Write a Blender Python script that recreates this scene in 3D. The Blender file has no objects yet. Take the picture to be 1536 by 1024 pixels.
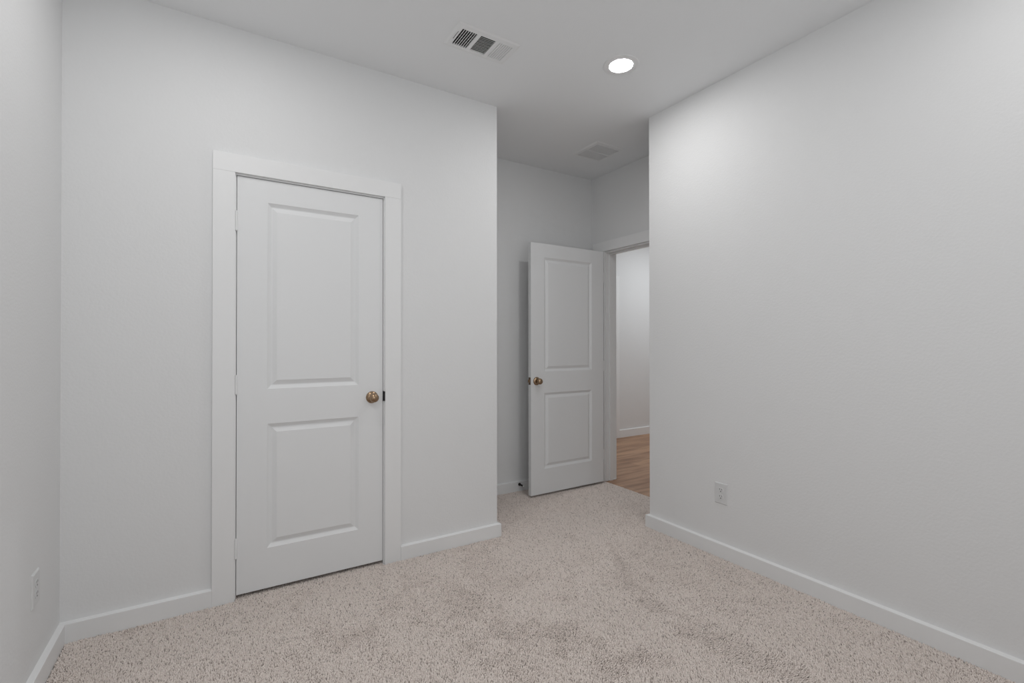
import bpy, bmesh, math, random
from mathutils import Vector, Matrix
random.seed(7)
S = bpy.context.scene
C = S.collection

# ------------------------------------------------------------------ camera, world, exposure
cd = bpy.data.cameras.new('camera')
cd.sensor_width = 36.0
cd.lens = 36.0 * 715.637 / 1536.0
cd.clip_start = 0.02
cam = bpy.data.objects.new('camera', cd)
C.objects.link(cam)
cam.matrix_world = (Matrix.Translation((0, 0, 1.22883)) @ Matrix.Rotation(-0.5558, 4, 'Z')
                    @ Matrix.Rotation(math.pi/2 + 0.00558, 4, 'X') @ Matrix.Rotation(-0.00071, 4, 'Z'))
S.camera = cam

w = bpy.data.worlds.new('world')
S.world = w
w.use_nodes = True
w.node_tree.nodes['Background'].inputs[0].default_value = (0.9, 0.95, 1.0, 1)
w.node_tree.nodes['Background'].inputs[1].default_value = 0.0

S.view_settings.view_transform = 'Standard'
S.view_settings.look = 'None'
S.view_settings.exposure = 0.04
S.view_settings.gamma = 1.0
S.view_settings.use_curve_mapping = False

LAMP_R, LAMP_L, LAMP_BL, LAMP_BR = 128.0, 93.0, 190.0, 90.0     # radiance of the round LED lenses in the bedroom
HALL_LAMP = 490.0
FILL_POWER = 13.5      # soft fill light added behind the viewpoint, at a made-up window
la = bpy.data.lights.new('added_fill', 'AREA')
la.shape = 'RECTANGLE'; la.size = 1.8; la.size_y = 1.5
la.energy = FILL_POWER
la.color = (0.955, 0.98, 1.0)
lo = bpy.data.objects.new('added_fill', la)
lo.location = (0.45, -0.84, 1.45)
lo.rotation_euler = (math.pi/2 + math.radians(22), 0, 0)
C.objects.link(lo)

# ------------------------------------------------------------------ measured layout (metres)
H = 2.764            # ceiling
YA = 2.6666          # closet wall face
YK = 3.3962          # entry niche, far wall face
XB = 2.496           # right wall face
XD = 2.9896          # wall with the open doorway
XL = -0.5457         # left wall
XA1 = 1.5418         # right end of closet wall
YB1 = 2.2539         # far end of right wall
YR = -0.75           # wall behind the camera
YH = 4.61            # hall far wall
WT = 0.115           # wall thickness
BT, BH = 0.0205, 0.078

# ------------------------------------------------------------------ materials
def mat(name, color, rough=0.5, metal=0.0, spec=0.5, bump=None, emis=None):
    m = bpy.data.materials.new(name)
    m.use_nodes = True
    nt = m.node_tree
    b = nt.nodes['Principled BSDF']
    b.inputs['Base Color'].default_value = (*color, 1)
    b.inputs['Roughness'].default_value = rough
    b.inputs['Metallic'].default_value = metal
    b.inputs['Specular IOR Level'].default_value = spec
    if bump:
        scale, strength, dist, detail = bump
        tc = nt.nodes.new('ShaderNodeTexCoord')
        n = nt.nodes.new('ShaderNodeTexNoise')
        n.inputs['Scale'].default_value = scale
        n.inputs['Detail'].default_value = detail
        n.inputs['Roughness'].default_value = 0.55
        bm_ = nt.nodes.new('ShaderNodeBump')
        bm_.inputs['Strength'].default_value = strength
        bm_.inputs['Distance'].default_value = dist
        nt.links.new(tc.outputs['Object'], n.inputs['Vector'])
        nt.links.new(n.outputs['Fac'], bm_.inputs['Height'])
        nt.links.new(bm_.outputs['Normal'], b.inputs['Normal'])
    if emis:
        b.inputs['Emission Color'].default_value = (*emis[0], 1)
        b.inputs['Emission Strength'].default_value = emis[1]
    return m

M = {}
M['wall'] = mat('wall_paint', (0.84, 0.843, 0.846), 0.75, spec=0.25, bump=(95, 0.22, 0.0035, 2.5))
M['ceiling'] = mat('ceiling_paint', (0.93, 0.94, 0.95), 0.9, spec=0.1, bump=(110, 0.2, 0.003, 2.0))
M['trim'] = mat('trim_paint', (0.895, 0.898, 0.90), 0.38, spec=0.45, bump=(14, 0.05, 0.002, 1.0))
M['door'] = mat('door_paint', (0.86, 0.867, 0.873), 0.42, spec=0.4, bump=(40, 0.03, 0.002, 1.0))
M['vent'] = mat('vent_enamel', (0.90, 0.903, 0.906), 0.4)
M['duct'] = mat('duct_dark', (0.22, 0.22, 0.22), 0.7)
M['damper'] = mat('damper_steel', (0.6, 0.6, 0.6), 0.5, metal=0.0)
M['filter'] = mat('filter_media', (0.75, 0.75, 0.75), 0.9)
M['plastic'] = mat('white_plastic', (0.75, 0.755, 0.76), 0.35)
M['dark'] = mat('dark_slot', (0.10, 0.10, 0.10), 0.6)
M['rubber'] = mat('white_rubber', (0.7, 0.7, 0.69), 0.6)
M['gunmetal'] = mat('gunmetal', (0.05, 0.045, 0.04), 0.4, metal=0.9)
M['brass'] = mat('antique_brass', (0.37, 0.26, 0.17), 0.25, metal=1.0, bump=(60, 0.05, 0.001, 1))
M['brasspl'] = mat('brass_plate', (0.16, 0.11, 0.075), 0.4, metal=1.0)
M['strike'] = mat('strike_bronze', (0.035, 0.033, 0.036), 0.5, metal=0.6)
M['caulk'] = mat('white_caulk', (0.82, 0.82, 0.81), 0.5)
for nm, rad in (('lens_right', LAMP_R), ('lens_left', LAMP_L), ('lens_back_left', LAMP_BL), ('lens_back_right', LAMP_BR), ('lens_hall', HALL_LAMP)):
    M[nm] = mat('lamp_' + nm, (0.9, 0.9, 0.9), 0.5, emis=((0.935, 0.975, 1.0) if nm == 'lens_hall' else (1.0, 0.995, 0.985), rad))

def carpet():
    m = bpy.data.materials.new('carpet_yarn')
    m.use_nodes = True
    nt = m.node_tree
    N, L = nt.nodes.new, nt.links.new
    b = nt.nodes['Principled BSDF']
    b.inputs['Roughness'].default_value = 1.0
    b.inputs['Specular IOR Level'].default_value = 0.0
    g = N('ShaderNodeNewGeometry')
    cr = N('ShaderNodeValToRGB')          # heathered yarn: mostly beige tufts, some darker
    e = cr.color_ramp.elements
    e[0].position = 0.0; e[0].color = (*YARN_DARK, 1)
    e[1].position = 1.0; e[1].color = (*YARN_LIGHT, 1)
    k = e.new(0.16); k.color = (*YARN_MID, 1)
    L(g.outputs['Random Per Island'], cr.inputs['Fac'])
    L(cr.outputs['Color'], b.inputs['Base Color'])
    return m
YARN_DARK, YARN_MID, YARN_LIGHT = (0.42, 0.360, 0.325), (0.85, 0.757, 0.703), (0.95, 0.868, 0.815)
M['carpet'] = carpet()
M['backing'] = mat('carpet_backing', (0.35, 0.30, 0.27), 1.0, spec=0.0)

def wood():
    m = bpy.data.materials.new('plank_floor')
    m.use_nodes = True
    nt = m.node_tree
    N, L = nt.nodes.new, nt.links.new
    b = nt.nodes['Principled BSDF']
    b.inputs['Roughness'].default_value = 0.45
    tc = N('ShaderNodeTexCoord')
    br = N('ShaderNodeTexBrick')
    br.inputs['Scale'].default_value = 1.0
    br.inputs['Brick Width'].default_value = 1.22
    br.inputs['Row Height'].default_value = 0.18
    br.inputs['Mortar Size'].default_value = 0.0012
    br.inputs['Color1'].default_value = (0.50, 0.305, 0.190, 1)
    br.inputs['Color2'].default_value = (0.41, 0.243, 0.148, 1)
    br.inputs['Mortar'].default_value = (0.25, 0.15, 0.10, 1)
    L(tc.outputs['Object'], br.inputs['Vector'])
    mp = N('ShaderNodeMapping'); mp.inputs['Scale'].default_value = (1.1, 9, 1)
    L(tc.outputs['Object'], mp.inputs['Vector'])
    n = N('ShaderNodeTexNoise'); n.inputs['Scale'].default_value = 1.6; n.inputs['Detail'].default_value = 6
    n.inputs['Distortion'].default_value = 0.7
    L(mp.outputs['Vector'], n.inputs['Vector'])
    cr = N('ShaderNodeValToRGB')
    cr.color_ramp.elements[0].position = 0.3; cr.color_ramp.elements[0].color = (0.55, 0.48, 0.44, 1)
    cr.color_ramp.elements[1].position = 0.62; cr.color_ramp.elements[1].color = (1.08, 1.06, 1.05, 1)
    L(n.outputs['Fac'], cr.inputs['Fac'])
    mx = N('ShaderNodeMix'); mx.data_type = 'RGBA'; mx.blend_type = 'MULTIPLY'; mx.inputs['Factor'].default_value = 1.0
    L(br.outputs['Color'], mx.inputs['A']); L(cr.outputs['Color'], mx.inputs['B'])
    L(mx.outputs['Result'], b.inputs['Base Color'])
    return m
M['wood'] = wood()

# ------------------------------------------------------------------ mesh helpers
def obj(name, bm, m, parent=None, smooth=False):
    me = bpy.data.meshes.new(name)
    bmesh.ops.recalc_face_normals(bm, faces=bm.faces)
    bm.to_mesh(me); bm.free()
    if smooth:
        for p in me.polygons:
            p.use_smooth = True
        me.set_sharp_from_angle(angle=math.radians(smooth if smooth is not True else 40))
    o = bpy.data.objects.new(name, me)
    me.materials.append(M[m])
    C.objects.link(o)
    if parent:
        o.parent = parent
    return o

def tag(o, label, cat, group=None, kind=None):
    if label: o['label'] = label
    if cat: o['category'] = cat
    if group: o['group'] = group
    if kind: o['kind'] = kind
    return o

def empty(name, loc, label, cat, group=None, kind=None, rotz=0):
    o = bpy.data.objects.new(name, None)
    o.empty_display_size = 0.05
    o.location = loc
    o.rotation_euler.z = rotz
    C.objects.link(o)
    return tag(o, label, cat, group, kind)

def box(bm, x0, x1, y0, y1, z0, z1, bev=0.0, seg=2):
    vs = [bm.verts.new(p) for p in ((x0,y0,z0),(x1,y0,z0),(x1,y1,z0),(x0,y1,z0),(x0,y0,z1),(x1,y0,z1),(x1,y1,z1),(x0,y1,z1))]
    fs = [bm.faces.new([vs[i] for i in q]) for q in ((0,3,2,1),(4,5,6,7),(0,1,5,4),(1,2,6,5),(2,3,7,6),(3,0,4,7))]
    if bev:
        es = list({e for f in fs for e in f.edges})
        bmesh.ops.bevel(bm, geom=es, offset=bev, segments=seg, profile=0.5, affect='EDGES')
    return bm

def B(*a, **k):
    return box(bmesh.new(), *a, **k)

def prism(pts, axis, a, b, bm=None):
    """extrude a 2-D outline along an axis: 'x' -> (y,z), 'y' -> (x,z), 'z' -> (x,y)"""
    bm = bm or bmesh.new()
    def P(p, t):
        return {'x': (t, p[0], p[1]), 'y': (p[0], t, p[1]), 'z': (p[0], p[1], t)}[axis]
    v0 = [bm.verts.new(P(p, a)) for p in pts]
    v1 = [bm.verts.new(P(p, b)) for p in pts]
    n = len(pts)
    bm.faces.new(v0); bm.faces.new(v1[::-1])
    for i in range(n):
        bm.faces.new((v0[i], v0[(i+1) % n], v1[(i+1) % n], v1[i]))
    return bm

def lathe(prof, axis, origin, seg=40, bm=None):
    """revolve (r, t) about an axis through origin; t runs along the axis"""
    bm = bm or bmesh.new()
    ax = Vector(axis).normalized()
    u = ax.orthogonal().normalized(); v = ax.cross(u)
    o = Vector(origin)
    rings = []
    for r, t in prof:
        if r < 1e-6:
            rings.append([bm.verts.new(o + ax*t)])
        else:
            rings.append([bm.verts.new(o + ax*t + (u*math.cos(2*math.pi*i/seg) + v*math.sin(2*math.pi*i/seg))*r) for i in range(seg)])
    for A, Bq in zip(rings, rings[1:]):
        for i in range(seg):
            j = (i+1) % seg
            if len(A) == 1 and len(Bq) == 1: continue
            if len(A) == 1: bm.faces.new((A[0], Bq[j], Bq[i]))
            elif len(Bq) == 1: bm.faces.new((A[i], A[j], Bq[0]))
            else: bm.faces.new((A[i], A[j], Bq[j], Bq[i]))
    return bm

def tube(path, r, seg=10, bm=None):
    bm = bm or bmesh.new()
    pts = [Vector(p) for p in path]
    rings = []
    for i, p in enumerate(pts):
        t = (pts[min(i+1, len(pts)-1)] - pts[max(i-1, 0)]).normalized()
        u = t.orthogonal().normalized() if i == 0 else (rings_u - t*rings_u.dot(t)).normalized()
        rings_u = u
        v = t.cross(u)
        rings.append([bm.verts.new(p + (u*math.cos(2*math.pi*k/seg) + v*math.sin(2*math.pi*k/seg))*r) for k in range(seg)])
    for A, Bq in zip(rings, rings[1:]):
        for k in range(seg):
            bm.faces.new((A[k], A[(k+1) % seg], Bq[(k+1) % seg], Bq[k]))
    bm.faces.new(rings[0][::-1]); bm.faces.new(rings[-1])
    return bm

def struct(name, bm, m, label, cat, parent=None, smooth=False):
    return tag(obj(name, bm, m, parent, smooth), label, cat, kind='structure')

# ------------------------------------------------------------------ doorway numbers
JL, JR, JT = 0.0838, 0.8022, 2.0505           # closet door jamb faces
NL, NR, NT = JL-0.019, JR+0.019, JT+0.019     # notch in the wall
DY1, DY0, DT = 3.207, 2.424, 2.050            # bedroom doorway jamb faces (far, near), head
MY1, MY0, MT = DY1+0.019, DY0-0.019, DT+0.019

# ------------------------------------------------------------------ shell
struct('floor', B(XL-WT, 2.972, YR-WT, YK, -0.04, -0.011), 'backing',
       'bedroom floor under the beige carpet', 'floor')
struct('floor_hall', B(2.972, 6.2, 1.4, YH, -0.04, -0.005), 'wood',
       'brown wood plank floor in the hall beyond the open door', 'floor')

def pile():
    """cut pile as real tufts: small leaning yarn tips on a jittered hexagonal grid"""
    import numpy as np
    rng = np.random.default_rng(11)
    def grid(x0, x1, y0, y1, sp):
        ny = int((y1-y0)/(sp*0.866))+1; nx = int((x1-x0)/sp)+1
        X, Y = np.meshgrid(np.arange(nx)*sp+x0, np.arange(ny)*sp*0.866+y0)
        X = X + (np.arange(ny) % 2)[:, None]*sp*0.5
        P = np.stack([X.ravel(), Y.ravel()], 1) + rng.normal(0, sp*0.17, (nx*ny, 2))
        return P[(P[:, 0] > x0) & (P[:, 0] < x1) & (P[:, 1] > y0) & (P[:, 1] < y1)]
    sp = SPACING
    m_ = BT+0.002
    A = grid(XL+m_, XB-m_, 0.45, YA-m_, sp)
    Bk = grid(XL+m_, XB-m_, YR+m_, 0.45, 0.0095)
    Dr = grid(JL, JR, YA-m_, YA+0.10, sp)
    N1 = grid(XA1+m_, XB-m_, YA-m_, YK-m_, sp)
    N2 = grid(XB-m_, 2.9700, YB1+m_, YK-m_, sp)
    P = np.concatenate([A, Bk, Dr, N1, N2]); n = len(P)
    size = np.full(n, sp); size[len(A):len(A)+len(Bk)] = 0.0095
    # lay of the pile: brushed away from the near wall, ruffled back in soft patches and vacuum tracks
    def vnoise(P, cell, seed):
        r = np.random.default_rng(seed).random((64, 64))
        q = P/cell + 20; i = np.floor(q).astype(int); f = q-i; f = f*f*(3-2*f)
        i0, j0, i1, j1 = i[:, 0] % 64, i[:, 1] % 64, (i[:, 0]+1) % 64, (i[:, 1]+1) % 64
        return (r[i0, j0]*(1-f[:, 0])+r[i1, j0]*f[:, 0])*(1-f[:, 1]) + (r[i0, j1]*(1-f[:, 0])+r[i1, j1]*f[:, 0])*f[:, 1]
    nz = 0.5*vnoise(P, 0.26, 1)+0.3*vnoise(P, 0.11, 2)+0.2*vnoise(P, 0.045, 3)
    rough = np.clip((nz-0.46)/0.22, 0, 1)*0.62
    wob = P + 0.07*np.stack([vnoise(P, 0.07, 4)-0.5, vnoise(P, 0.09, 5)-0.5], 1)
    for x0, y0, x1, y1, wd, st in TRACKS:
        a = np.array([x0, y0]); d = np.array([x1-x0, y1-y0]); l2 = max(d@d, 1e-9)
        t = np.clip(((wob-a)@d)/l2, 0, 1)
        dist = np.linalg.norm(wob-a-t[:, None]*d, axis=1)
        rough = np.maximum(rough, st*np.clip(1.6-1.2*dist/wd, 0, 1))
    rough = np.clip(rough*(0.65+0.7*vnoise(P, 0.045, 8)), 0, 1)
    lean_y = 0.55-1.55*rough + rng.normal(0, 0.26, n)
    lean_x = 0.10+rng.normal(0, 0.34, n) + 0.3*rough*(vnoise(P, 0.2, 6)-0.5)
    h = (0.0105+rng.normal(0, 0.0015, n))*(1-0.10*rough)
    r = size*0.565*(1+rng.normal(0, 0.10, n))
    z0 = -0.0112
    base = rng.random(n)*2*np.pi
    V = np.zeros((n, 9, 3))
    for k in range(4):
        th = base+k*np.pi/2
        V[:, k, 0] = P[:, 0]+0.55*r*np.cos(th); V[:, k, 1] = P[:, 1]+0.55*r*np.sin(th); V[:, k, 2] = z0
        th = th+0.6
        V[:, 4+k, 0] = P[:, 0]+r*np.cos(th)*0.95+lean_x*h*0.45; V[:, 4+k, 1] = P[:, 1]+r*np.sin(th)*0.95+lean_y*h*0.45
        V[:, 4+k, 2] = z0+h*0.72
    V[:, 8, 0] = P[:, 0]+lean_x*h*0.8; V[:, 8, 1] = P[:, 1]+lean_y*h*0.8; V[:, 8, 2] = z0+h*1.06
    quads = np.array([[k, (k+1) % 4, 4+(k+1) % 4, 4+k] for k in range(4)])
    tris = np.array([[4+k, 4+(k+1) % 4, 8] for k in range(4)])
    loops = np.concatenate([quads.ravel(), tris.ravel()])                 # 28 loops per tuft
    starts = np.concatenate([np.arange(4)*4, 16+np.arange(4)*3])
    totals = np.array([4]*4+[3]*4)
    me = bpy.data.meshes.new('carpet')
    me.vertices.add(n*9); me.vertices.foreach_set('co', V.ravel().astype(np.float32))
    me.loops.add(n*28); me.loops.foreach_set('vertex_index', (loops[None]+9*np.arange(n)[:, None]).ravel().astype(np.int32))
    me.polygons.add(n*8)
    me.polygons.foreach_set('loop_start', (starts[None]+28*np.arange(n)[:, None]).ravel().astype(np.int32))
    me.polygons.foreach_set('loop_total', np.tile(totals, n).astype(np.int32))
    me.update(calc_edges=True)
    me.materials.append(M['carpet'])
    o = bpy.data.objects.new('carpet', me)
    C.objects.link(o)
    return tag(o, 'beige cut-pile carpet with darker brushed tracks covering the bedroom floor', 'carpet', kind='stuff')
SPACING = 0.0047
TRACKS = [(2.074, 2.192, 1.742, 1.607, 0.036, 0.95), (1.748, 1.603, 1.824, 1.327, 0.05, 1.0), (1.725, 1.321, 1.786, 1.105, 0.085, 1.0),
          (1.807, 1.190, 1.854, 0.951, 0.075, 1.0), (1.319, 1.510, 1.295, 1.299, 0.05, 0.75), (1.330, 1.389, 1.475, 1.299, 0.06, 0.8),
          (1.925, 2.419, 1.933, 2.376, 0.05, 0.7), (1.843, 2.191, 1.823, 2.120, 0.05, 0.7), (1.609, 1.966, 1.512, 1.912, 0.04, 0.6),
          (1.384, 1.880, 1.445, 1.827, 0.06, 0.6), (1.998, 3.009, 2.218, 2.804, 0.04, 0.5), (0.906, 2.107, 0.901, 1.754, 0.05, 0.45),
          (0.900, 2.217, 0.909, 2.038, 0.05, 0.4), (1.027, 1.933, 1.053, 1.825, 0.05, 0.35), (0.559, 1.993, 0.587, 1.739, 0.06, 0.35),
          (0.218, 2.081, 0.330, 1.878, 0.06, 0.3), (2.329, 1.255, 2.297, 0.911, 0.04, 0.4), (0.974, 1.610, 0.990, 1.447, 0.06, 0.45)]
pile()

def ceiling():
    bm = bmesh.new()
    holes = [(1.0085, 1.3065, 2.078, 2.224), (2.470, 2.716, 2.740, 2.992)]
    xs = sorted({XL-WT, 6.2} | {v for h in holes for v in h[:2]})
    ys = sorted({YR-WT, YH} | {v for h in holes for v in h[2:]})
    for z in (H, H+0.02):
        V = {}
        for x in xs:
            for y in ys:
                V[x, y] = bm.verts.new((x, y, z))
        for i in range(len(xs)-1):
            for j in range(len(ys)-1):
                cx, cy = (xs[i]+xs[i+1])/2, (ys[j]+ys[j+1])/2
                if any(a < cx < b and c < cy < d for a, b, c, d in holes): continue
                bm.faces.new((V[xs[i], ys[j]], V[xs[i+1], ys[j]], V[xs[i+1], ys[j+1]], V[xs[i], ys[j+1]]))
    return bm
struct('ceiling', ceiling(), 'ceiling', 'flat white painted ceiling with recessed light and vents', 'ceiling')

struct('wall_front', prism([(XL, -0.011), (NL, -0.011), (NL, NT), (NR, NT), (NR, -0.011), (XA1, -0.011), (XA1, H), (XL, H)], 'y', YA, YA+WT),
       'wall', 'white textured wall around the closed closet door', 'wall')
struct('wall_left', B(XL-WT, XL, YR-WT, YK, -0.011, H), 'wall', 'white textured wall at the left edge with an outlet', 'wall')
struct('wall_right', B(XB, XB+WT, YR-WT, YB1, -0.011, H), 'wall', 'long white textured wall on the right with an outlet', 'wall')
bm = B(XL, -0.45, YR-WT, YR, -0.011, H); box(bm, 1.35, XB, YR-WT, YR, -0.011, H); box(bm, -0.45, 1.35, YR-WT, YR, -0.011, 0.7); box(bm, -0.45, 1.35, YR-WT, YR, 2.2, H)
struct('wall_back', bm, 'wall', 'white wall behind the viewpoint with an added window for fill light', 'wall')
wn_ = empty('added_window', (0.45, YR-WT, 0.7), 'made-up white framed window behind the viewpoint, added for fill light', 'window', kind='structure')  # unseen window, added only to hold the fill light
bm = bmesh.new()
for a in ((-0.9, -0.86, 0.04, 0.10, 0, 1.5), (0.86, 0.9, 0.04, 0.10, 0, 1.5), (-0.86, 0.86, 0.04, 0.10, 0, 0.04), (-0.86, 0.86, 0.04, 0.10, 1.46, 1.5), (-0.86, 0.86, 0.05, 0.09, 0.74, 0.77)):
    box(bm, *a)
obj('added_window_frame', bm, 'trim', wn_)
struct('wall_closet', B(XA1-WT, XA1, YA+WT, YK, -0.011, H), 'wall', 'white side wall of the entry niche, behind the closet wall corner', 'wall')
struct('wall_alcove', B(XL, XD+WT, YK, YK+WT, -0.011, H), 'wall', 'white far wall of the entry niche behind the open door', 'wall')
struct('wall_return', B(XB+WT, XD+WT, YB1-WT, YB1, -0.011, H), 'wall', 'short white wall turning the corner beside the doorway', 'wall')
struct('wall_door', prism([(YB1, -0.011), (MY0, -0.011), (MY0, MT), (MY1, MT), (MY1, -0.011), (YK, -0.011), (YK, H), (YB1, H)], 'x', XD, XD+WT),
       'wall', 'white wall above and around the open doorway', 'wall')
struct('wall_hall', B(XD, 6.2, YH, YH+WT, -0.03, H), 'wall', 'white hall wall seen through the open doorway', 'wall')
struct('wall_hall_left', B(XD, XD+WT, YK+WT, YH, -0.03, H), 'wall', 'white hall wall beyond the entry niche', 'wall')
struct('wall_hall_right', B(6.2, 6.2+WT, 1.4, YH, -0.03, H), 'wall', 'white end wall of the hall', 'wall')
struct('wall_hall_near', B(XD+WT, 6.2, 1.4-WT, 1.4, -0.03, H), 'wall', 'white near wall of the hall', 'wall')

# ------------------------------------------------------------------ baseboards (one mitred run per wall)
def run(pts, t=BT, h=BH, r=0.004):
    """baseboard along a plan polyline; the room lies to the LEFT of travel"""
    bm = bmesh.new()
    P = [Vector((p[0], p[1])) for p in pts]
    prof = [(0, -0.011), (t, -0.011), (t, h-0.0045), (t-0.0006, h-0.0032), (t-0.002, h-0.0026), (0, h+0.0015)]
    cols = []
    for i, p in enumerate(P):
        d0 = (P[i]-P[i-1]).normalized() if i > 0 else (P[1]-P[0]).normalized()
        d1 = (P[i+1]-P[i]).normalized() if i < len(P)-1 else d0
        n0, n1 = Vector((-d0.y, d0.x)), Vector((-d1.y, d1.x))
        m_ = (n0+n1); m_ = m_ / max(m_.dot(n0), 1e-6)
        cols.append([bm.verts.new((p.x+m_.x*a, p.y+m_.y*a, z)) for a, z in prof])
    for A, Bq in zip(cols, cols[1:]):
        for k in range(len(prof)):
            j = (k+1) % len(prof)
            bm.faces.new((A[k], A[j], Bq[j], Bq[k]))
    bm.faces.new(cols[0]); bm.faces.new(cols[-1][::-1])
    return bm
e_ = 0.0003
struct('baseboard_left', run([(XL+e_, YA-BT), (XL+e_, YR+BT)]), 'trim', 'white baseboard along the left wall', 'baseboard')
CL, CR = -0.0136, 0.8994
struct('baseboard_corner', run([(CL, YA-e_), (XL, YA-e_)]), 'trim', 'white baseboard between the left corner and the closet door casing', 'baseboard')
struct('baseboard_front', run([(XA1+e_, YA+0.3), (XA1+e_, YA-e_), (CR, YA-e_)]), 'trim', 'white baseboard right of the closet door, wrapping the wall corner', 'baseboard')
struct('baseboard_right', run([(XB-e_, YR+BT), (XB-e_, YB1+e_), (XD-0.02, YB1+e_)]), 'trim', 'long white baseboard along the right wall', 'baseboard')
struct('baseboard_alcove', run([(XD-0.02, YK-e_), (XA1, YK-e_)]), 'trim', 'white baseboard behind the open door', 'baseboard')
struct('baseboard_back', run([(XL, YR+e_), (XB, YR+e_)]), 'trim', 'white baseboard behind the viewpoint', 'baseboard')

# ------------------------------------------------------------------ closet door frame
t1 = empty('trim_1', (JL, YA, 0), 'white flat casing and jamb around the closed closet door', 'door frame', kind='structure')
def P_(bm, root):      # shift a mesh into its root's space
    bmesh.ops.translate(bm, verts=bm.verts, vec=-root.location)
    return bm
cf = YA-0.018
HB = 2.0582
obj('casing_leg', P_(B(CL, 0.0784, cf, YA, -0.011, HB, bev=0.0008), t1), 'trim', t1)
obj('casing_leg', P_(B(0.8079, CR, cf, YA, -0.011, HB, bev=0.0008), t1), 'trim', t1)
obj('casing_head', P_(B(CL, CR, cf-0.0008, YA, HB, 2.1447, bev=0.0008), t1), 'trim', t1)
obj('jamb', P_(B(NL, JL, YA, YA+WT, -0.011, JT), t1), 'trim', t1)
obj('jamb', P_(B(JR, NR, YA, YA+WT, -0.011, JT), t1), 'trim', t1)
obj('head_jamb', P_(B(NL, NR, YA, YA+WT, JT, NT), t1), 'trim', t1)
ds = YA+0.040
bm = B(JL, JL+0.011, ds, ds+0.03, 0, JT-0.011); box(bm, JR-0.011, JR, ds, ds+0.03, 0, JT-0.011); box(bm, JL, JR, ds, ds+0.03, JT-0.011, JT)
obj('stop_strip', P_(bm, t1), 'trim', t1)
bm = B(JR-0.0012, JR+0.0002, YA-0.002, YA+0.03, 0.908, 0.967, bev=0.0003)
box(bm, JR-0.0012, JR+0.0052, YA-0.0032, YA-0.0002, 0.910, 0.965, bev=0.0012)
box(bm, JR+0.0016, JR+0.0056, cf-0.0014, YA-0.002, 0.9105, 0.9645, bev=0.0008)
o = obj('strike_plate', P_(bm, t1), 'strike', t1); o['label'] = 'dark bronze strike plate'

# ------------------------------------------------------------------ two-panel door slab
def slab(W, Hh, T, px, pz, both=True):
    """local: x 0..W, z 0..Hh, front face y=0 (towards -y), back y=T"""
    prof = [(0.0, 0.0), (0.0025, 0.0022), (0.0165, 0.0116), (0.0195, 0.0120), (0.0225, 0.0116), (0.0425, 0.0020), (0.044, 0.0018)]
    bm = bmesh.new()
    xs = [0, px[0], px[1], W]
    zs = [0, pz[0][0], pz[0][1], pz[1][0], pz[1][1], Hh]
    for side in (0, 1):
        def Y(d): return d if side == 0 else T-d
        V = {(i, j): bm.verts.new((xs[i], Y(0), zs[j])) for i in range(4) for j in range(6)}
        for i in range(3):
            for j in range(5):
                q = [V[i, j], V[i+1, j], V[i+1, j+1], V[i, j+1]]
                if i == 1 and j in (1, 3):
                    x0, x1, z0, z1 = xs[1], xs[2], zs[j], zs[j+1]
                    prev = q
                    for a, d in prof[1:]:
                        cur = [bm.verts.new((x0+a, Y(d), z0+a)), bm.verts.new((x1-a, Y(d), z0+a)),
                               bm.verts.new((x1-a, Y(d), z1-a)), bm.verts.new((x0+a, Y(d), z1-a))]
                        for k in range(4):
                            bm.faces.new((prev[k], prev[(k+1) % 4], cur[(k+1) % 4], cur[k]))
                        prev = cur
                    bm.faces.new(prev)
                else:
                    bm.faces.new(q)
        if side == 0: F = V
        else: Bk = V
    ring = [(i, 0) for i in range(4)] + [(3, j) for j in range(1, 6)] + [(i, 5) for i in (2, 1, 0)] + [(0, j) for j in (4, 3, 2, 1)]
    for a, b in zip(ring, ring[1:]+ring[:1]):
        bm.faces.new((F[a], F[b], Bk[b], Bk[a]))
    es = [e for e in bm.edges if len(e.link_faces) == 2 and abs(e.calc_face_angle(0)-math.pi/2) < 0.01
          and all(min(abs(v.co.x), abs(v.co.x-W), abs(v.co.z), abs(v.co.z-Hh)) < 1e-5 for v in e.verts)]
    bmesh.ops.bevel(bm, geom=es, offset=0.0015, segments=2, profile=0.5, affect='EDGES')
    return bm

def knob(parent, x, z, y, sgn):
    """knob on a rose; sgn -1 sticks out towards -y"""
    k = obj('door_knob', lathe([(0, 0.0640), (0.007, 0.0636), (0.0145, 0.0615), (0.0205, 0.0570), (0.0240, 0.0510), (0.0248, 0.0455),
                                (0.0235, 0.0395), (0.0190, 0.0340), (0.0135, 0.0305), (0.0112, 0.0265), (0.0105, 0.020), (0.0110, 0.012), (0.0110, 0.004)],
                               (0, sgn, 0), (x, y, z), 48), 'brass', parent, smooth=50)
    k['label'] = 'antique brass knob'
    obj('rose', lathe([(0.0112, 0.0135), (0.016, 0.0130), (0.0225, 0.0112), (0.0285, 0.0080), (0.0320, 0.0042), (0.0334, 0.0012), (0.0334, 0.0), (0.0, 0.0)],
                      (0, sgn, 0), (x, y, z), 48), 'brass', k, smooth=50)
    return k

def hinge(parent, px, py, z0, z1, leaf, m='trim'):
    bm = lathe([(0, 0), (0.0055, 0), (0.0055, z1-z0), (0, z1-z0)], (0, 0, 1), (px, py, z0), 14)
    lathe([(0, -0.004), (0.003, -0.0035), (0.0042, 0), (0, 0.0)], (0, 0, 1), (px, py, z0), 14, bm)
    lathe([(0, 0), (0.0042, 0), (0.003, 0.0035), (0, 0.004)], (0, 0, 1), (px, py, z1), 14, bm)
    for a in leaf:
        box(bm, *a, z0, z1)
    return obj('hinge', bm, m, parent, smooth=40)

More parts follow.
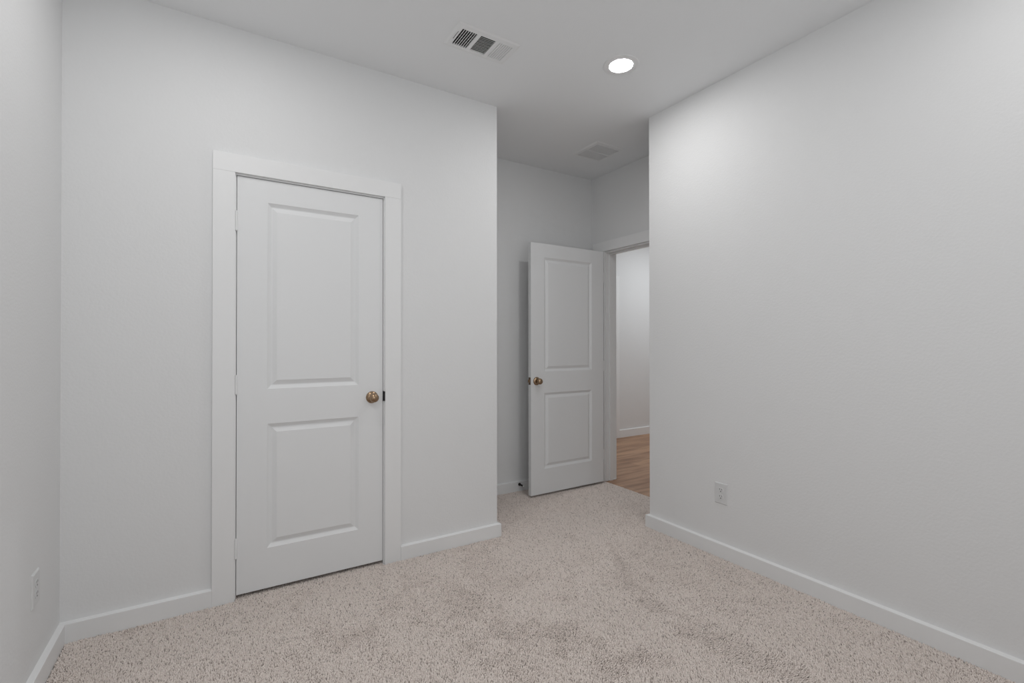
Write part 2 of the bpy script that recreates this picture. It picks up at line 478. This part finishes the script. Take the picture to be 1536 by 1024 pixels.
d1 = empty('door_1', (0.0868, YA+0.0005, 0.0169), 'closed white two-panel closet door with brass knob', 'door', kind='structure')
W1 = 0.7990-0.0868
HD = 2.0300
pz = [(0.2154-0.0169, 0.8322-0.0169), (1.0063-0.0169, 1.9360-0.0169)]
obj('door_panel', slab(W1, HD, 0.035, (0.2195-0.0868, 0.6660-0.0868), pz), 'door', d1)
knob(d1, 0.7395-0.0868, 0.9345-0.0169, 0, -1)
for z0, z1 in ((0.196, 0.288), (0.988, 1.077), (1.782, 1.873)):
    hinge(d1, -0.0030, -0.0045, z0-0.0169, z1-0.0169,
          [(-0.0036, -0.0026, -0.004, 0.02), (-0.0010, -0.0001, -0.004, 0.02)])

# ------------------------------------------------------------------ bedroom doorway frame
t2 = empty('trim_2', (XD, DY1, 0), 'white flat casing and jamb around the open doorway', 'door frame', kind='structure')
xc = XD-0.018
obj('casing_leg', P_(B(xc, XD, DY1+0.006, 3.362, -0.011, 2.0635, bev=0.0008), t2), 'trim', t2)
obj('casing_leg', P_(B(xc, XD, DY0-0.096, DY0-0.006, -0.011, 2.0635, bev=0.0008), t2), 'trim', t2)
obj('casing_head', P_(B(xc-0.0008, XD, DY0-0.096, 3.362, 2.0635, 2.152, bev=0.0008), t2), 'trim', t2)
obj('jamb', P_(B(XD, XD+WT, DY1, MY1, -0.004, DT), t2), 'trim', t2)
obj('jamb', P_(B(XD, XD+WT, MY0, DY0, -0.004, DT), t2), 'trim', t2)
obj('head_jamb', P_(B(XD, XD+WT, MY0, MY1, DT, MT), t2), 'trim', t2)
sx = XD+0.038
bm = B(sx, sx+0.034, DY1-0.011, DY1, -0.004, DT-0.011); box(bm, sx, sx+0.034, DY0, DY0+0.011, -0.004, DT-0.011); box(bm, sx, sx+0.034, DY0, DY1, DT-0.011, DT)
obj('stop_strip', P_(bm, t2), 'trim', t2)
hx_ = XD+WT
obj('casing_leg', P_(B(hx_, hx_+0.018, DY1+0.006, DY1+0.096, -0.004, 2.0635, bev=0.0008), t2), 'trim', t2)
obj('casing_leg', P_(B(hx_, hx_+0.018, DY0-0.096, DY0-0.006, -0.004, 2.0635, bev=0.0008), t2), 'trim', t2)
obj('casing_head', P_(B(hx_, hx_+0.0188, DY0-0.096, DY1+0.096, 2.0635, 2.152, bev=0.0008), t2), 'trim', t2)
o = obj('caulk_bead', P_(B(XD, XD+WT, DY1-0.006, DY1, -0.004, 0.003, bev=0.002), t2), 'caulk', t2)

# ------------------------------------------------------------------ the open door (hinged at the far jamb, swung back beside the niche wall)
X2a, X2b, Y2 = 2.1395, 2.9215, 3.1585
d2 = empty('door_2', (X2a, Y2, 0.0165), 'open white two-panel door with brass knob standing in the entry niche', 'door', kind='structure',
           rotz=0.010)
W2 = X2b-X2a
obj('door_panel', slab(W2, HD, 0.035, (0.1315, W2-0.1375), pz), 'door', d2)
knob(d2, 0.0560, 0.9315-0.0165, 0, -1)
knob(d2, 0.0560, 0.9315-0.0165, 0.035, 1)
bm = B(-0.0012, 0.0002, 0.0048, 0.0302, 0.903-0.0165, 0.962-0.0165, bev=0.0003)
lp = obj('latch_plate', bm, 'brasspl', d2); lp['label'] = 'dark brass latch plate'
bm = prism([(0.0, 0.009), (-0.010, 0.024), (-0.011, 0.026), (0.0, 0.026)], 'z', 0.921-0.0165, 0.944-0.0165)
obj('latch_bolt', bm, 'brass', lp)
for z0, z1 in ((0.196, 0.285), (0.99, 1.079), (1.782, 1.871)):
    hinge(d2, W2+0.030, 0.0415, z0-0.0165, z1-0.0165,
          [(W2+0.0002, W2+0.030, 0.0395, 0.0410), (W2-0.0002, W2+0.0012, 0.006, 0.041), (W2+0.030, W2+0.045, 0.0425, 0.0440)])

# ------------------------------------------------------------------ hall: baseboard and the casing of the next door
hy = YH-0.0003
struct('baseboard_hall', run([(6.19, hy), (4.520, hy)], t=0.016, h=0.096), 'trim', 'white baseboard in the hall beyond the open doorway', 'baseboard')
t3 = empty('trim_3', (4.5, YH, 0), 'white door casing edge on the hall wall beyond the doorway', 'door frame', kind='structure')
obj('casing_leg', P_(B(4.428, 4.518, YH-0.018, YH, -0.005, 2.036, bev=0.0015), t3), 'trim', t3)
obj('casing_leg', P_(B(3.56, 3.65, YH-0.018, YH, -0.005, 2.036, bev=0.0015), t3), 'trim', t3)
obj('casing_head', P_(B(3.56, 4.518, YH-0.0188, YH, 2.036, 2.122, bev=0.0015), t3), 'trim', t3)
d3 = empty('door_3', (3.652, YH-0.012, 0.01), 'white hall door mostly hidden behind the doorway jamb', 'door', kind='structure')
obj('door_panel', slab(0.774, HD, 0.0115, (0.13, 0.64), pz) if False else B(0, 0.774, 0, 0.0115, 0, 2.022, bev=0.001), 'door', d3)

# ------------------------------------------------------------------ recessed lights
def light(x, y, label, lens, z=H):
    r = empty('recessed_light', (x, y, z), label, 'ceiling light', group='recessed ceiling lights')
    obj('trim_ring', lathe([(0.098, 0.0), (0.0974, -0.0012), (0.0955, -0.0022), (0.090, -0.0028), (0.0645, -0.0034), (0.0639, -0.0026), (0.0639, 0.0)],
                           (0, 0, 1), (0, 0, 0), 64), 'vent', r, smooth=40)
    obj('lens', lathe([(0.0638, -0.0033), (0.058, -0.0040), (0.048, -0.0048), (0.034, -0.0054), (0.018, -0.0058), (0.0, -0.0059)],
                      (0, 0, 1), (0, 0, 0), 48), lens, r, smooth=True)
    return r
light(1.8935, 1.9085, 'lit round recessed light in the ceiling between the two vents', 'lens_right')
light(0.06, 1.9085, 'round recessed ceiling light in front of the closet door, above the picture', 'lens_left')
light(0.06, 0.25, 'round recessed ceiling light directly above the viewpoint', 'lens_back_left')
light(1.8935, 0.25, 'round recessed ceiling light by the near end of the right wall', 'lens_back_right')
light(5.0, 3.45, 'round recessed ceiling light in the hall, hidden above the doorway', 'lens_hall')

# ------------------------------------------------------------------ supply register
v = empty('ceiling_register', (1.155, 2.147, H), 'white three-way supply vent with dark louvers in the ceiling above the closet wall', 'vent', group=None)
def frame_mesh(x0, x1, y0, y1, wins, t=0.006, sl=0.012):
    """flat plate hanging below z=0 with a sloped rim and window cut-outs (grid of cells)"""
    bm = bmesh.new()
    X0, X1, Y0, Y1 = x0+sl, x1-sl, y0+sl, y1-sl
    xs = sorted({X0, X1} | {q for wn in wins for q in wn[:2]})
    ys = sorted({Y0, Y1} | {q for wn in wins for q in wn[2:]})
    inside = lambda cx, cy: any(a < cx < b and c < cy < d for a, b, c, d in wins)
    V = {}
    def vv(x, y, z):
        k = (round(x, 6), round(y, 6), round(z, 6))
        if k not in V: V[k] = bm.verts.new((x, y, z))
        return V[k]
    for i in range(len(xs)-1):
        for j in range(len(ys)-1):
            if inside((xs[i]+xs[i+1])/2, (ys[j]+ys[j+1])/2): continue
            bm.faces.new((vv(xs[i], ys[j], -t), vv(xs[i+1], ys[j], -t), vv(xs[i+1], ys[j+1], -t), vv(xs[i], ys[j+1], -t)))
    for e in [e for e in bm.edges if e.is_boundary]:
        a, b = e.verts
        mx, my = (a.co.x+b.co.x)/2, (a.co.y+b.co.y)/2
        out = abs(mx-X0) < 1e-5 or abs(mx-X1) < 1e-5 or abs(my-Y0) < 1e-5 or abs(my-Y1) < 1e-5
        def tgt(c):
            if not out: return (c.x, c.y, 0.002)
            return (x0 if abs(c.x-X0) < 1e-5 else x1 if abs(c.x-X1) < 1e-5 else c.x,
                    y0 if abs(c.y-Y0) < 1e-5 else y1 if abs(c.y-Y1) < 1e-5 else c.y, -0.0005)
        bm.faces.new((a, b, vv(*tgt(b.co)), vv(*tgt(a.co))))
    return bm
ox, oy = 1.155, 2.147
wins = [(1.0145-ox, 1.0985-ox, 2.0840-oy, 2.2170-oy), (1.1165-ox, 1.2015-ox, 2.0840-oy, 2.2170-oy), (1.2200-ox, 1.3035-ox, 2.0840-oy, 2.2170-oy)]
fr = obj('frame', frame_mesh(0.9795-ox, 1.3305-ox, 2.0452-oy, 2.2465-oy, wins), 'vent', v)
def louvers(win, n, along, tilt, depth=0.014, th=0.0008, z0=-0.0055):
    """n slats; tilt = horizontal shift from bottom edge to top edge"""
    bm = bmesh.new()
    x0, x1, y0, y1 = win
    for i in range(n if along == 'x' else n+1):
        f = i/n
        if along == 'y':
            x = x0 + (x1-x0)*f
            a = [(x-th, z0), (x+th, z0), (x+th+tilt, z0+depth), (x-th+tilt, z0+depth)]
            prism([(p, q) for p, q in a], 'y', y0-0.002, y1+0.002, bm)
        else:
            y = y0 + (y1-y0)*f
            a = [(y-th, z0), (y+th, z0), (y+th+tilt, z0+depth), (y-th+tilt, z0+depth)]
            prism([(p, q) for p, q in a], 'x', x0-0.002, x1+0.002, bm)
    return obj('louver_bank', bm, 'vent', v)
louvers(wins[0], 7, 'y', 0.0080, th=0.0016)
louvers(wins[1], 12, 'x', 0.0115, depth=0.010, th=0.0012)
louvers(wins[2], 7, 'y', -0.0085, th=0.0030)
# damper blades behind the louvers, and the sheet-metal boot
bm = bmesh.new()
for k in range(5):
    y = 2.10 + 0.026*k - oy
    prism([(y, 0.016), (y+0.001, 0.016), (y+0.014, 0.032), (y+0.013, 0.032)], 'x', 1.0105-ox, 1.3045-ox, bm)
obj('damper_blades', bm, 'damper', v)
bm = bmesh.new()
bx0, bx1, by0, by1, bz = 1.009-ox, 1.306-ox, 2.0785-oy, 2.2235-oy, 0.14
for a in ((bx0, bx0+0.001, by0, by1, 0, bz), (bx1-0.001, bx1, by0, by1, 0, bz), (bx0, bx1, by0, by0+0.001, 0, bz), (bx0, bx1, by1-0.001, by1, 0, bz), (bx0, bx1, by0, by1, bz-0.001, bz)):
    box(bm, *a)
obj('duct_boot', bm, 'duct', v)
lev = obj('damper_lever', B(1.0035-ox, 1.0058-ox, 2.112-oy, 2.174-oy, -0.0068, -0.0058), 'dark', v)
lev['label'] = 'dark slot of the damper lever'
for sx_, sy_ in ((0.9975, 2.147), (1.3130, 2.147)):
    obj('screw', lathe([(0.0, -0.0075), (0.0026, -0.0072), (0.0034, -0.0060), (0.0, -0.0058)], (0, 0, 1), (sx_-ox, sy_-oy, 0), 16), 'vent', v, smooth=40)

# ------------------------------------------------------------------ return grille in the niche ceiling
g = empty('return_grille', (2.588, 2.862, H), 'square white return air grille with a centre bar in the entry niche ceiling', 'vent')
ox, oy = 2.588, 2.862
gw = [(2.480-ox, 2.7085-ox, 2.754-oy, 2.861-oy), (2.480-ox, 2.7085-ox, 2.877-oy, 2.984-oy)]
obj('frame', frame_mesh(2.4415-ox, 2.7350-ox, 2.7090-oy, 3.0130-oy, gw, t=0.007, sl=0.012), 'vent', g)
for wn in gw:
    bm = bmesh.new()
    n = 13
    for i in range(n):
        y = wn[2] + (wn[3]-wn[2])*(i+0.5)/n
        prism([(y-0.0008, -0.006), (y+0.0008, -0.006), (y-0.0050, 0.006), (y-0.0066, 0.006)], 'x', wn[0]-0.002, wn[1]+0.002, bm)
    obj('louver_bank', bm, 'vent', g)
obj('air_filter', B(2.472-ox, 2.714-ox, 2.742-oy, 2.990-oy, 0.007, 0.030), 'filter', g)
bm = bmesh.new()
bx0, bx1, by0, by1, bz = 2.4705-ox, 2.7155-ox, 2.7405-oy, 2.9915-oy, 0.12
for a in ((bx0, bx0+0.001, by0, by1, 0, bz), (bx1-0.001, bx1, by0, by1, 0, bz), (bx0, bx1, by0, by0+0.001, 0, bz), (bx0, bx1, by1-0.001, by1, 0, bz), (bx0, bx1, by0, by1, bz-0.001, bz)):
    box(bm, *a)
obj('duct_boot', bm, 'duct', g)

# ------------------------------------------------------------------ duplex outlets (local: plate in the xz plane, facing -y)
def outlet(loc, rotz, label):
    r = empty('power_outlet', loc, label, 'outlet', group='duplex wall outlets', rotz=rotz)
    bm = bmesh.new()
    w2, h2 = 0.040, 0.0605
    lo = [bm.verts.new((x, 0, z)) for x, z in ((-w2, -h2), (w2, -h2), (w2, h2), (-w2, h2))]
    k1 = [bm.verts.new((x, -0.0022, z)) for x, z in ((-w2, -h2), (w2, -h2), (w2, h2), (-w2, h2))]
    a = 0.0045
    k2 = [bm.verts.new((x, -0.0060, z)) for x, z in ((-w2+a, -h2+a), (w2-a, -h2+a), (w2-a, h2-a), (-w2+a, h2-a))]
    for A, Bq in ((lo, k1), (k1, k2)):
        for i in range(4):
            bm.faces.new((A[i], A[(i+1) % 4], Bq[(i+1) % 4], Bq[i]))
    bm.faces.new(k2); bm.faces.new(lo[::-1])
    obj('cover_plate', bm, 'plastic', r)
    for s in (1, -1):
        cz = s*0.0195
        pts = []
        for q in range(40):
            th = 2*math.pi*q/40
            pts.append((0.0172*math.cos(th), cz + max(-0.0142, min(0.0142, 0.0172*math.sin(th)))))
        f = obj('receptacle', prism(pts, 'y', -0.0074, -0.0055), 'plastic', r)
        bm = B(-0.0078, -0.0054, -0.0078, -0.0070, cz+0.0005, cz+0.0092)
        box(bm, 0.0054, 0.0078, -0.0078, -0.0070, cz+0.0012, cz+0.0086)
        lathe([(0, 0.0078), (0.0030, 0.0078), (0.0030, 0.0070), (0, 0.0070)], (0, -1, 0), (0, 0, cz-0.0072), 16, bm)
        o = obj('slots', bm, 'dark', f); o['label'] = 'dark plug slots'
    obj('screw', lathe([(0, 0.0074), (0.0025, 0.0072), (0.0032, 0.006), (0, 0.0058)], (0, -1, 0), (0, 0, 0), 16), 'plastic', r, smooth=40)
    return r
outlet((XB, 1.7155, 0.3625), math.radians(-90), 'white duplex outlet low on the long right wall')
outlet((XL, 2.3425, 0.3605), math.radians(90), 'white duplex outlet low on the left wall near the corner')

# ------------------------------------------------------------------ spring door stop on the niche baseboard
y0 = YK-BT
st = empty('door_stop', (2.169, y0, 0.0535), 'small spring door stop on the baseboard behind the open door', 'door stop')
obj('base', lathe([(0, 0), (0.0125, 0), (0.0125, 0.004), (0.0095, 0.008), (0, 0.0085)], (0, -1, 0), (0, 0, 0), 24), 'gunmetal', st, smooth=40)
path = [(0.0058*math.cos(2*math.pi*11*i/220), -0.008-0.052*i/220, 0.0058*math.sin(2*math.pi*11*i/220)) for i in range(221)]
obj('spring', tube(path, 0.0012, 6), 'gunmetal', st, smooth=60)
o = obj('tip', lathe([(0, 0.058), (0.0062, 0.058), (0.0082, 0.062), (0.0085, 0.072), (0.0070, 0.0765), (0, 0.0775)], (0, -1, 0), (0, 0, 0), 24), 'rubber', st, smooth=40)
o['label'] = 'white rubber tip'
